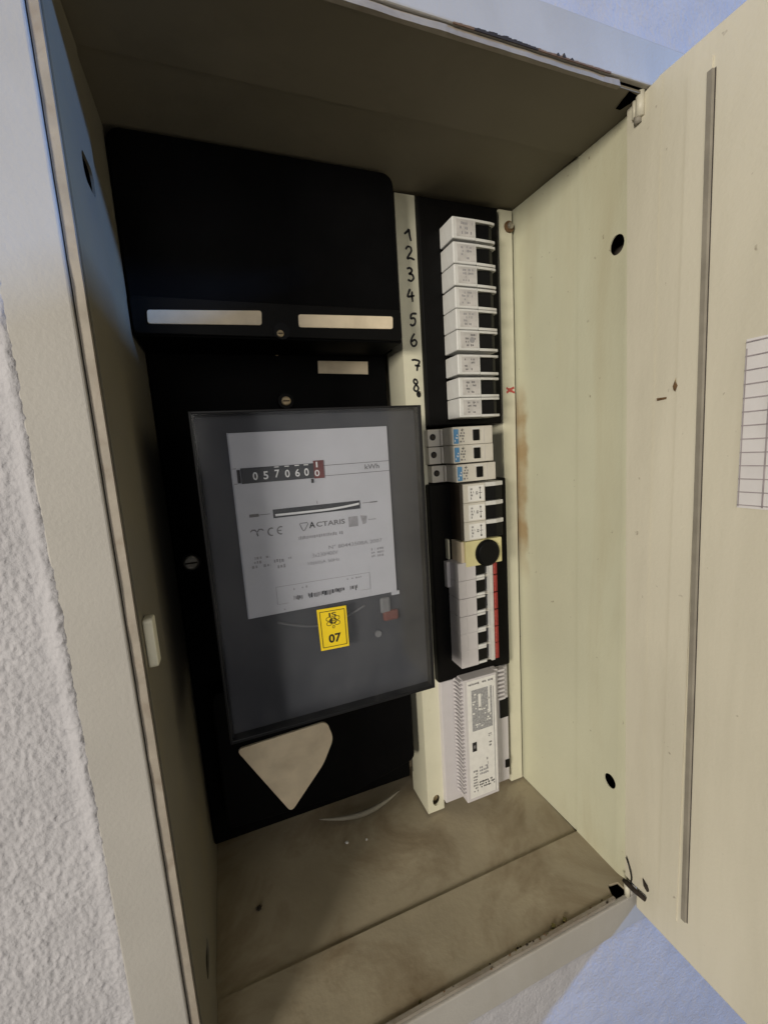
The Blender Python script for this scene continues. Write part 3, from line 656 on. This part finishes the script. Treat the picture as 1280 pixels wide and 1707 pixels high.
    fr = [(.1181, .3115), (.1390, .3109), (.1389, .2800), (.1188, .2806), (.1181, .3115)]
    for q in range(4): stroke(e, [fr[q], fr[q + 1]], .0007, yy, 'ink')
    put_text(e, 'IS', .1287, yy, .3078, .0038, 'ink', .0062, .015)
    put_text(e, 'E', .1287, yy, .3024, .0036, 'ink', .0042, .02); put_text(e, '0', .1288, yy, .2972, .0028, 'ink', .0022)
    for (cx, cz, rx, rz) in ((.1287, .3024, .0030, .0027), (.1254, .3044, .0024, .0018), (.1254, .3004, .0022, .0017), (.1322, .3044, .0022, .0018), (.1322, .3002, .0022, .0019)):
        stroke(e, [(cx + rx * math.cos(t * .7), cz + rz * math.sin(t * .7)) for t in range(10)], .0005, yy, 'ink')
    put_text(e, '07', .1291, yy, .2873, .0078, 'ink', .0105, .03)
    e.build('lettering', st, MB0)
electricity_meter()

# ------------------------------------------------------------------ cream cover strips
DIG = {1: [[(-.5, .1), (-.1, .35), (.15, .55), (.2, .1), (.35, -.5)]],
       2: [[(-.4, .3), (-.15, .55), (.2, .5), (.25, .2), (-.05, -.15), (-.25, -.45), (.1, -.38), (.6, -.5)]],
       3: [[(-.3, .45), (.05, .55), (.3, .35), (.1, .1), (-.1, .05), (.3, 0), (.45, -.3), (.15, -.55), (-.25, -.45)]],
       4: [[(-.05, .55), (-.35, 0), (-.3, -.12), (.45, 0)], [(.2, .35), (.15, 0), (.2, -.55)]],
       5: [[(.5, .5), (-.1, .45), (-.25, .05), (.1, .12), (.3, -.1), (.2, -.42), (-.15, -.55), (-.35, -.4)]],
       6: [[(.15, .6), (-.2, .2), (-.35, -.2), (-.15, -.5), (.2, -.45), (.35, -.15), (.1, .05), (-.3, -.15)]],
       7: [[(-.5, .4), (-.1, .45), (.45, .3), (.2, -.1), (.1, -.55)], [(-.15, -.05), (.5, -.1)]],
       8: [[(.2, .4), (-.1, .55), (-.25, .3), (.05, .05), (.3, -.25), (.1, -.55), (-.25, -.4), (-.15, -.1), (.2, .2), (.2, .4)]]}
def strips():
    base = (0.2530, YS, 0.0)
    r = thing('cover_strip', base, 'cream plastic strip numbered 1 to 8 by hand, running beside the meter', 'cover strip')
    m = MB(); to = lambda u, v, t: (u, YS + t, v)
    hol = [circ(0.2540, 0.0165, 0.0050, 0.0072), circ(0.2585, 0.4944, 0.0034)]
    sheet_with_holes(m, [(0.2425, 0.0022), (0.2640, 0.0022), (0.2640, H - .0022), (0.2425, H - .0022)], hol, to, 0.0026, 'strip')
    m.box(0.2425, 0.2446, YS + .0026, 0.205, 0.0022, 0.5445, 'strip'); m.box(0.2425, 0.2446, YS + .0026, 0.190, 0.5445, H - .0022, 'strip')
    m.build('strip_body', r, base)
    s = MB(); s.cyl((0.2552, 0.0145), 0.0036, YS + .006, YS + .010, 'brass'); s.build('screw', r, base)
    h = MB(); h.box(.247, .262, YS + .0105, YS + .012, .006, .027, 'dirt'); h.build('fixing_plate', r, base)
    h = MB(); h.box(.254, .262, YS + .004, YS + .006, .490, .499, 'ink'); h.build('fixing_plate', r, base)
    pos = [(.2550, .6479), (.2553, .6314), (.2545, .6117), (.2545, .5918), (.2555, .5689), (.2552, .5484), (.2563, .5241), (.2550, .5036)]
    for k, (x, z) in enumerate(pos):
        d = MB(); sz = 0.0112 if k else 0.0100
        for st in DIG[k + 1]:
            P = [(x + a * sz * .82, z + b * sz) for a, b in st]
            Q = []
            for i in range(len(P) - 1):                           # smooth the pen path
                p0, p1, p2, p3 = P[max(i - 1, 0)], P[i], P[i + 1], P[min(i + 2, len(P) - 1)]
                for t in (0, .25, .5, .75):
                    Q.append(tuple(.5 * ((2 * p1[j]) + (-p0[j] + p2[j]) * t + (2 * p0[j] - 5 * p1[j] + 4 * p2[j] - p3[j]) * t * t + (-p0[j] + 3 * p1[j] - 3 * p2[j] + p3[j]) * t ** 3) for j in (0, 1)))
            Q.append(P[-1]); stroke(d, Q, 0.0021, YS - .0002, 'ink')
        d.build('handwritten_digit', r, base)
    base = (0.3715, YS, 0.0)
    r = thing('cover_strip', base, 'plain cream plastic strip with a red pencil mark, against the right cabinet wall', 'cover strip')
    m = MB(); m.box(0.3626, 0.3800, YS, YS + .0026, .0022, H - .0022, 'strip', .0006); m.box(.3626, .3645, YS + .0026, .19, .0022, H - .0022, 'strip')
    m.build('strip_body', r, base)
    s = MB(); s.cyl((.3752, .6685), .0058, YS - .0018, YS - .0002, 'rust', n=22); s.cyl((.3758, .6690), .0034, YS - .0042, YS - .0018, 'steel', bev=.0008); s.build('screw', r, base)
    k = MB()
    stroke(k, [(.3680, .4998), (.3715, .4972), (.3785, .5000)], .0030, YS - .0002, 'redink'); stroke(k, [(.3680, .4942), (.3720, .4972), (.3788, .4942)], .0030, YS - .0004, 'redink'); stroke(k, [(.3712, .4992), (.3735, .4950)], .0026, YS - .0006, 'redink')
    k.build('pencil_mark', r, base)
strips()

# ------------------------------------------------------------------ black surrounds the modules sit in
def surrounds():
    base = (.31, .155, .57)
    r = thing('breaker_cover', base, 'black plastic surround framing the upper column of nine breakers', 'breaker cover')
    m = MB(); m.box(.2642, .3570, .1555, .195, .4605, .6825, 'black2', .0015); m.build('surround_body', r, base)
    base = (.31, .152, .285)
    r = thing('breaker_cover', base, 'black plastic surround framing the lower breakers, from the blue-labelled three down to the white block', 'breaker cover')
    m = MB(); m.box(.2600, .3578, .1522, .195, .1718, .3992, 'black2', .0018); m.build('surround_body', r, base)
    m = MB(); m.box(.2845, .2879, .1310, .1522, .3385, .3985, 'brown', .0008); m.build('side_shield', r, base)
    base = (.31, .19, .43)
    r = thing('mounting_rail', base, 'dark metal rail behind the three blue-labelled breakers', 'rail')
    m = MB(); m.box(.2645, .3625, .192, .196, .005, .459, 'black'); m.build('rail_plate', r, base)
surrounds()

# ------------------------------------------------------------------ the nine upper breakers
def breaker_a():
    r = thing('circuit_breaker', (0.2868, 0.13, 0), 'x', 'circuit breaker', 'nine white breakers in the upper column')
    h = 0.0195; xa, xb = 0.0262, 0.0502
    def part(mb, n, p=r): return mb.build(n, p)
    m = MB(); m.box(0, xa, 0, .0255, 0, h, 'white', .0012, 3); part(m, 'housing')
    l = MB(); l.box(.0042, xa - .0022, -.0003, .0002, .0022, h - .0022, 'label'); lb = part(l, 'label')
    k = MB(); marks(k, .008, xa - .0045, .0035, h - .0035, -.0005, 'fainter', 3, .55, 21, .0009, .0020); part(k, 'lettering', lb)
    for z0, z1 in ((0, .0026), (h - .0024, h)):
        f = MB(); f.prism([(xa, .0006), (.044, .0016), (.0494, .0026), (.0502, .0046), (.0502, .0255), (xa, .0255)], z0, z1, 'white', 'z', .0004); part(f, 'fin')
    t = MB(); t.box(xa, xb - .0010, .0120, .0255, .0026, h - .0024, 'toggle'); part(t, 'toggle_base')
    t = MB(); t.prism([(xa + .0006, .0118), (xa + .002, .0040), (xa + .016, .0022), (xb - .003, .0048), (xb - .0015, .0118)], .0032, h - .0030, 'toggle', 'z', .0006); part(t, 'toggle')
    return r
A = breaker_a()
ZA = [.6352, .6130, .5928, .5720, .5521, .5321, .5089, .4866, .4666]
LA = ['topmost white breaker of the upper column, on its own above a thin gap', 'white breaker second from the top, beside the handwritten 2',
      'white breaker third from the top, beside the handwritten 3', 'white breaker beside the handwritten 4, upper of a joined pair', 'white breaker fifth from the top, just above the one beside the 6',
      'white breaker just above the wide dark gap in the upper column', 'white breaker just below the wide dark gap, beside the handwritten 7', 'white breaker beside the handwritten 8, second from the bottom of the upper column', 'lowest white breaker of the upper column, with a yellowed lower corner']
for i, z in enumerate(ZA):
    o = A if i == 0 else copy_tree(A)
    o.location = Vector((0.2868 + 0.0009 * i / 8, 0.13, z)) * K; o['label'] = LA[i]
    if i:                                                        # each unit's print is a little different
        k = MB(); y = -.0005; x0 = .0075 + .001 * (i % 3)
        mm = 'faint' if i > 4 else 'fainter'
        marks(k, x0, x0 + .0035, .0034, .0160, y, mm, 4, .62, 50 + i, .0007, .0015); marks(k, x0 + .0060, x0 + .0115, .0098, .0162, y, mm, 2, .75, 70 + i, .0007, .0018); marks(k, x0 + .0058, x0 + .0090, .0034, .0066, y, mm, 1, .9, 90 + i, .0009, .0018)
        if i == 5: k.cyl((x0 + .0075, .0100), .0028, y - .0001, y + .0001, 'fainter', n=14)
        tmp = k.build('lettering'); lab = [c for c in o.children if c.name.startswith('label')][0]
        lab.children[0].data = tmp.data; bpy.data.objects.remove(tmp)

# ------------------------------------------------------------------ three breakers with blue labels
def breaker_b():
    r = thing('circuit_breaker', (0.278, 0.13, 0), 'x', 'circuit breaker', 'three breakers with blue labels')
    h = 0.0182
    m = MB(); m.box(0, .0478, 0, .0225, 0, h, 'warmwhite', .0006); m.box(.0368, .0372, -.0003, .0002, .001, h - .001, 'label'); m.build('housing', r)
    s = MB(); s.box(-.0165, 0.002, .0225, .0400, 0, h - .0004, 'warmwhite', .0005); s.box(-.0030, -.0008, .0190, .0226, .0005, h - .001, 'warmwhite', .0004); s.build('terminal_or_glint_block', r)
    c = MB(); c.cyl((-.0110, .0098), .0034, .0220, .0224, 'ink', n=20); c.cyl((-.0106, .0094), .0021, .0216, .0221, 'brown', n=14); c.build('terminal_screw', r)
    b = MB(); b.box(.0012, .0066, -.0004, .0002, .0014, h - .0022, 'blue'); bl = b.build('label', r)
    k = MB(); marks(k, .0020, .0060, .003, h - .004, -.0006, 'labelw', 4, .3, 5, .0007, .0014); marks(k, .0080, .0138, .0020, h - .0022, -.0003, 'faint', 5, .55, 6, .0008, .0019); stroke(k, [(.0098, .0150), (.0132, .0150)], .0006, -.0004, 'ink'); stroke(k, [(.0115, .0132), (.0115, .0166)], .0006, -.0004, 'ink'); k.build('lettering', bl)
    t = MB(); t.box(.0238, .0312, -.0014, .0010, .0036, .0148, 'toggle', .0006); t.build('toggle', r)
    t = MB(); t.box(.0226, .0322, -.0005, .0004, .0150, .0166, 'white', .0002); t.build('toggle_ridge', r)
    return r
B = breaker_b()
for i, (x, z, lb) in enumerate(((.2780, .4392, 'topmost of the three breakers with a blue label, under the black surround'), (.2784, .4207, 'middle one of the three breakers with a blue label'), (.2808, .4010, 'lowest of the three breakers with a blue label, standing slightly to the right'))):
    o = B if i == 0 else copy_tree(B)
    o.location = Vector((x, .13, z)) * K; o['label'] = lb

# ------------------------------------------------------------------ three breakers with square white labels
def breaker_c():
    r = thing('circuit_breaker', (0.288, 0.13, 0), 'x', 'circuit breaker', 'three breakers with white pictogram labels')
    h = 0.0200; xa = .0266
    m = MB(); m.box(0, xa, 0, .0222, 0, h, 'warmwhite', .0006); m.build('housing', r)
    l = MB(); l.box(.0056, xa - .0012, -.0004, .0002, .0016, h - .0022, 'labelw'); lb = l.build('label', r)
    k = MB(); marks(k, .0085, .0120, .0030, h - .0040, -.0006, 'faint', 4, .6, 31, .0008, .0016); marks(k, .0150, .0170, .0080, .0120, -.0006, 'ink', 2, .9, 33, .0008, .0014)
    stroke(k, [(.0200, .0040), (.0200, .0160)], .0006, -.0006, 'ink'); stroke(k, [(.0182, .0100), (.0222, .0100)], .0007, -.0006, 'ink'); k.cyl((.0200, .0152), .0011, -.0006, -.0004, 'faint', n=10); k.box(.0192, .0208, -.0006, -.0004, .0036, .0056, 'ink'); k.build('lettering', lb)
    for z0, z1 in ((h - .0046, h - .0001),):
        f = MB(); f.prism([(xa, .0008), (.040, .0000), (.0505, .0022), (.0510, .0222), (xa, .0222)], z0, z1, 'white', 'z', .0006); f.build('fin', r)
    t = MB(); t.prism([(xa + .0004, .0100), (xa + .0010, .0030), (.0400, .0010), (.0500, .0032), (.0506, .0222), (xa + .0004, .0222)], .0004, h - .0048, 'toggle', 'z', .0008); t.build('toggle', r)
    return r
Cb = breaker_c()
for i, (z, lb) in enumerate(((.3783, 'topmost of the three breakers with square pictogram labels, under the blue-labelled ones'), (.3580, 'middle one of the three breakers with square pictogram labels'), (.3378, 'lowest of the three pictogram-labelled breakers, resting on the yellow module'))):
    o = Cb if i == 0 else copy_tree(Cb)
    o.location = Vector((.2880, .13, z)) * K; o['label'] = lb

# ------------------------------------------------------------------ yellow module with a round black button
def yellow():
    base = (.288, .13, .3097)
    r = thing('push_button_module', base, 'pale yellow module with a large round black button', 'switch module')
    m = MB(); m.box(.2880, .3334, .1290, .1525, .3097, .3372, 'yellow', .0008); m.build('housing', r, base)
    s = MB(); s.box(.2840, .2878, .1315, .1525, .3100, .3372, 'beige', .0006); s.build('side_plate', r, base)
    s = MB(); s.box(.2765, .2785, .1465, .1525, .3165, .3385, 'strip', .0004); s.build('edge_tab', r, base)
    b = MB(); b.cyl((.3138, .3225), .0146, .1262, .1292, 'black2', n=40, bev=.0008); b.cyl((.3138, .3225), .0132, .1245, .1262, 'toggle', n=40, bev=.0012); b.build('button', r, base)
yellow()

# ------------------------------------------------------------------ six white breakers with a red stripe
def breaker_d():
    r = thing('circuit_breaker', (0.2782, 0.13, 0), 'x', 'circuit breaker', 'six white breakers with a red stripe')
    h = 0.0198; a, b, c, d = .0217, .0396, .0440, .0500
    m = MB(); m.box(0, a, 0, .0222, 0, h - .0002, 'lilac', .0005); m.box(b, c, .0012, .0222, 0, h, 'white'); m.box(a, b, .0150, .0222, 0, h, 'toggle'); m.build('housing', r)
    g = MB(); g.box(.0085, .0088, -.0002, .0002, .0015, h - .0015, 'label'); g.build('groove', r)
    for z0, z1 in ((0, .0027), (h - .0027, h - .0002)):
        f = MB(); f.prism([(a, .0010), (.0330, .0010), (.0352, .0040), (.0352, .0150), (a, .0150)], z0, z1, 'white', 'z', .0006); f.build('fin', r)
    f = MB(); f.box(.0352, b, .0050, .0152, h - .0012, h - .0001, 'warmwhite'); f.box(.0352, b, .0050, .0152, 0, .0011, 'warmwhite'); f.build('rib', r)
    t = MB(); t.prism([(a + .0006, .0060), (a + .0016, .0018), (.0350, .0030), (b - .0004, .0110), (b - .0004, .0150), (a + .0006, .0150)], .0031, h - .0031, 'toggle', 'z', .0006); t.build('toggle', r)
    s = MB(); s.box(c + .0010, d, .0022, .0222, .0006, h - .0006, 'red'); s.box(c + .0022, c + .0030, .0019, .0022, .001, h - .001, 'redink'); s.build('red_stripe', r)
    return r
Dd = breaker_d()
ZD = [.2951, .2752, .2551, .2350, .2153, .1958]
for i, (z, lb) in enumerate(zip(ZD, ['topmost of the six red-striped white breakers, tucked under the yellow module', 'second red-striped white breaker below the yellow module', 'third red-striped white breaker below the yellow module', 'fourth red-striped white breaker below the yellow module', 'second from the bottom of the six red-striped white breakers', 'bottom one of the six red-striped white breakers, above the ribbed grey device'])):
    o = Dd if i == 0 else copy_tree(Dd)
    o.location = Vector((.2782, .13, z)) * K; o['label'] = lb
e_ = MB(); e_.box(.2735, .2778, .1460, .1525, .2850, .3140, 'lilac', .0005); e_.build('edge_tab', Dd, (.2782, .13, .2951))

# ------------------------------------------------------------------ the ribbed grey device at the bottom
def device():
    base = (.31, .155, .0135)
    r = thing('power_supply', base, 'light grey ribbed rail device with a printed label, lowest in the right column', 'power supply')
    m = MB(); m.box(.2636, .3555, .155, .19, .0138, .1700, 'lilac', .001); m.build('base', r, base)
    m = MB(); m.box(.2838, .3280, .1385, .155, .0196, .1752, 'lilac', .0010); m.box(.3282, .3340, .1440, .155, .0250, .1752, 'lilac', .0008); n_ = m.build('housing', r, base)
    p = MB()
    for k in range(30):
        z = .030 + .142 * k / 29
        p.hexa([(.2838, .1395, z), (.2838, .1395, z + .0026), (.2790, .1535, z + .0010), (.2790, .1535, z - .0016), (.2832, .1400, z), (.2832, .1400, z + .0026), (.2795, .1548, z + .001), (.2795, .1548, z - .0016)], 'lilac')
        p.add([(.2836, .1392, z), (.2836, .1392, z + .0027), (.2796, .1549, z + .0012), (.2796, .1549, z - .0015)], [(0, 1, 2, 3)], 'lilac')
    for k in range(30): p.box(.2800, .2837, .1405, .1549, .030 + .142 * k / 29, .0318 + .142 * k / 29, 'lilac')
    tag(p.build('cooling_ribs', r, base), kind='stuff')
    q = MB()
    for k in range(8): q.box(.3340, .3440, .1440, .1549, .1340 + .0052 * k, .1366 + .0052 * k, 'lilac', .0004)
    tag(q.build('cooling_ribs', r, base), kind='stuff')
    b = MB(); b.box(.3430, .3552, .1538, .1549, .102, .127, 'toggle', .0004); b.build('terminal_recess', r, base); b = MB(); b.box(.349, .3552, .1538, .1549, .032, .043, 'toggle', .0004); b.build('terminal_recess', r, base)
    y = .1383; X = lambda u: .2838 + .0442 * u; Z = lambda v: .1752 - .1556 * v
    l = MB(); l.box(X(.10), X(.96), y, .1386, Z(.97), Z(.015), 'labelw'); lb = l.build('label', r, base)
    k = MB(); y -= .0002
    k.box(X(.22), X(.84), y, y + .0001, Z(.42), Z(.09), 'greyprint')
    marks(k, X(.24), X(.80), Z(.40), Z(.10), y - .0001, 'labelw', 16, .22, 41, .0008, .0040); k.box(X(.42), X(.50), y - .0001, y, Z(.26), Z(.13), 'labelw'); k.box(X(.72), X(.78), y - .0001, y, Z(.30), Z(.08), 'labelw')
    marks(k, X(.14), X(.5), Z(.055), Z(.03), y, 'faint', 1, .8, 42, .0008, .002); marks(k, X(.55), X(.88), Z(.055), Z(.03), y, 'faint', 1, .8, 43, .0008, .002)
    k.box(X(.20), X(.33), y, y + .0001, Z(.585), Z(.51), 'ink'); k.box(X(.235), X(.30), y - .0001, y, Z(.56), Z(.535), 'faint')
    marks(k, X(.70), X(.80), Z(.50), Z(.47), y, 'faint', 2, .9, 44, .0008, .0016); marks(k, X(.72), X(.79), Z(.585), Z(.535), y, 'ink', 2, .9, 45, .0008, .0016)
    k.box(X(.88), X(.895), y, y + .0001, Z(.97), Z(.10), 'fainter')
    marks(k, X(.20), X(.33), Z(.93), Z(.74), y, 'faint', 8, .85, 46, .0008, .002); marks(k, X(.38), X(.85), Z(.91), Z(.845), y, 'ink', 3, .7, 47, .0008, .0022); marks(k, X(.40), X(.66), Z(.80), Z(.72), y, 'fainter', 3, .8, 48, .0008, .0025); marks(k, X(.62), X(.66), Z(.84), Z(.66), y, 'faint', 5, .6, 49, .0008, .0016)
    k.build('lettering', lb, base)
device()

# ------------------------------------------------------------------ crumbs lying on the cabinet floor
def crumb(x, y, s, mm, label, group, z=-.0008):
    rd = random.Random(int(x * 1e5)); b = bmesh.new(); bmesh.ops.create_icosphere(b, subdivisions=2, radius=s)
    for v in b.verts: v.co *= 1 + .35 * noise.noise(v.co * 600 + Vector((x * 99, 0, 0))); v.co.z *= .6
    bb = MB(); 
    for v in b.verts: v.co += Vector((x, y, z + s * .5))
    bb.bm(b, mm); tag(bb.build('crumb', None, (x, y, z)), label, 'crumb', group)
crumb(.1421, .1683, .0020, 'white', 'left one of two white plaster crumbs on the cabinet floor', 'white crumbs on the floor')
crumb(.1640, .1630, .0014, 'white', 'smaller right one of two white plaster crumbs on the cabinet floor', 'white crumbs on the floor')
crumb(.0428, .1351, .0026, 'dirt', 'dark brown crumb alone on the left of the cabinet floor', None)
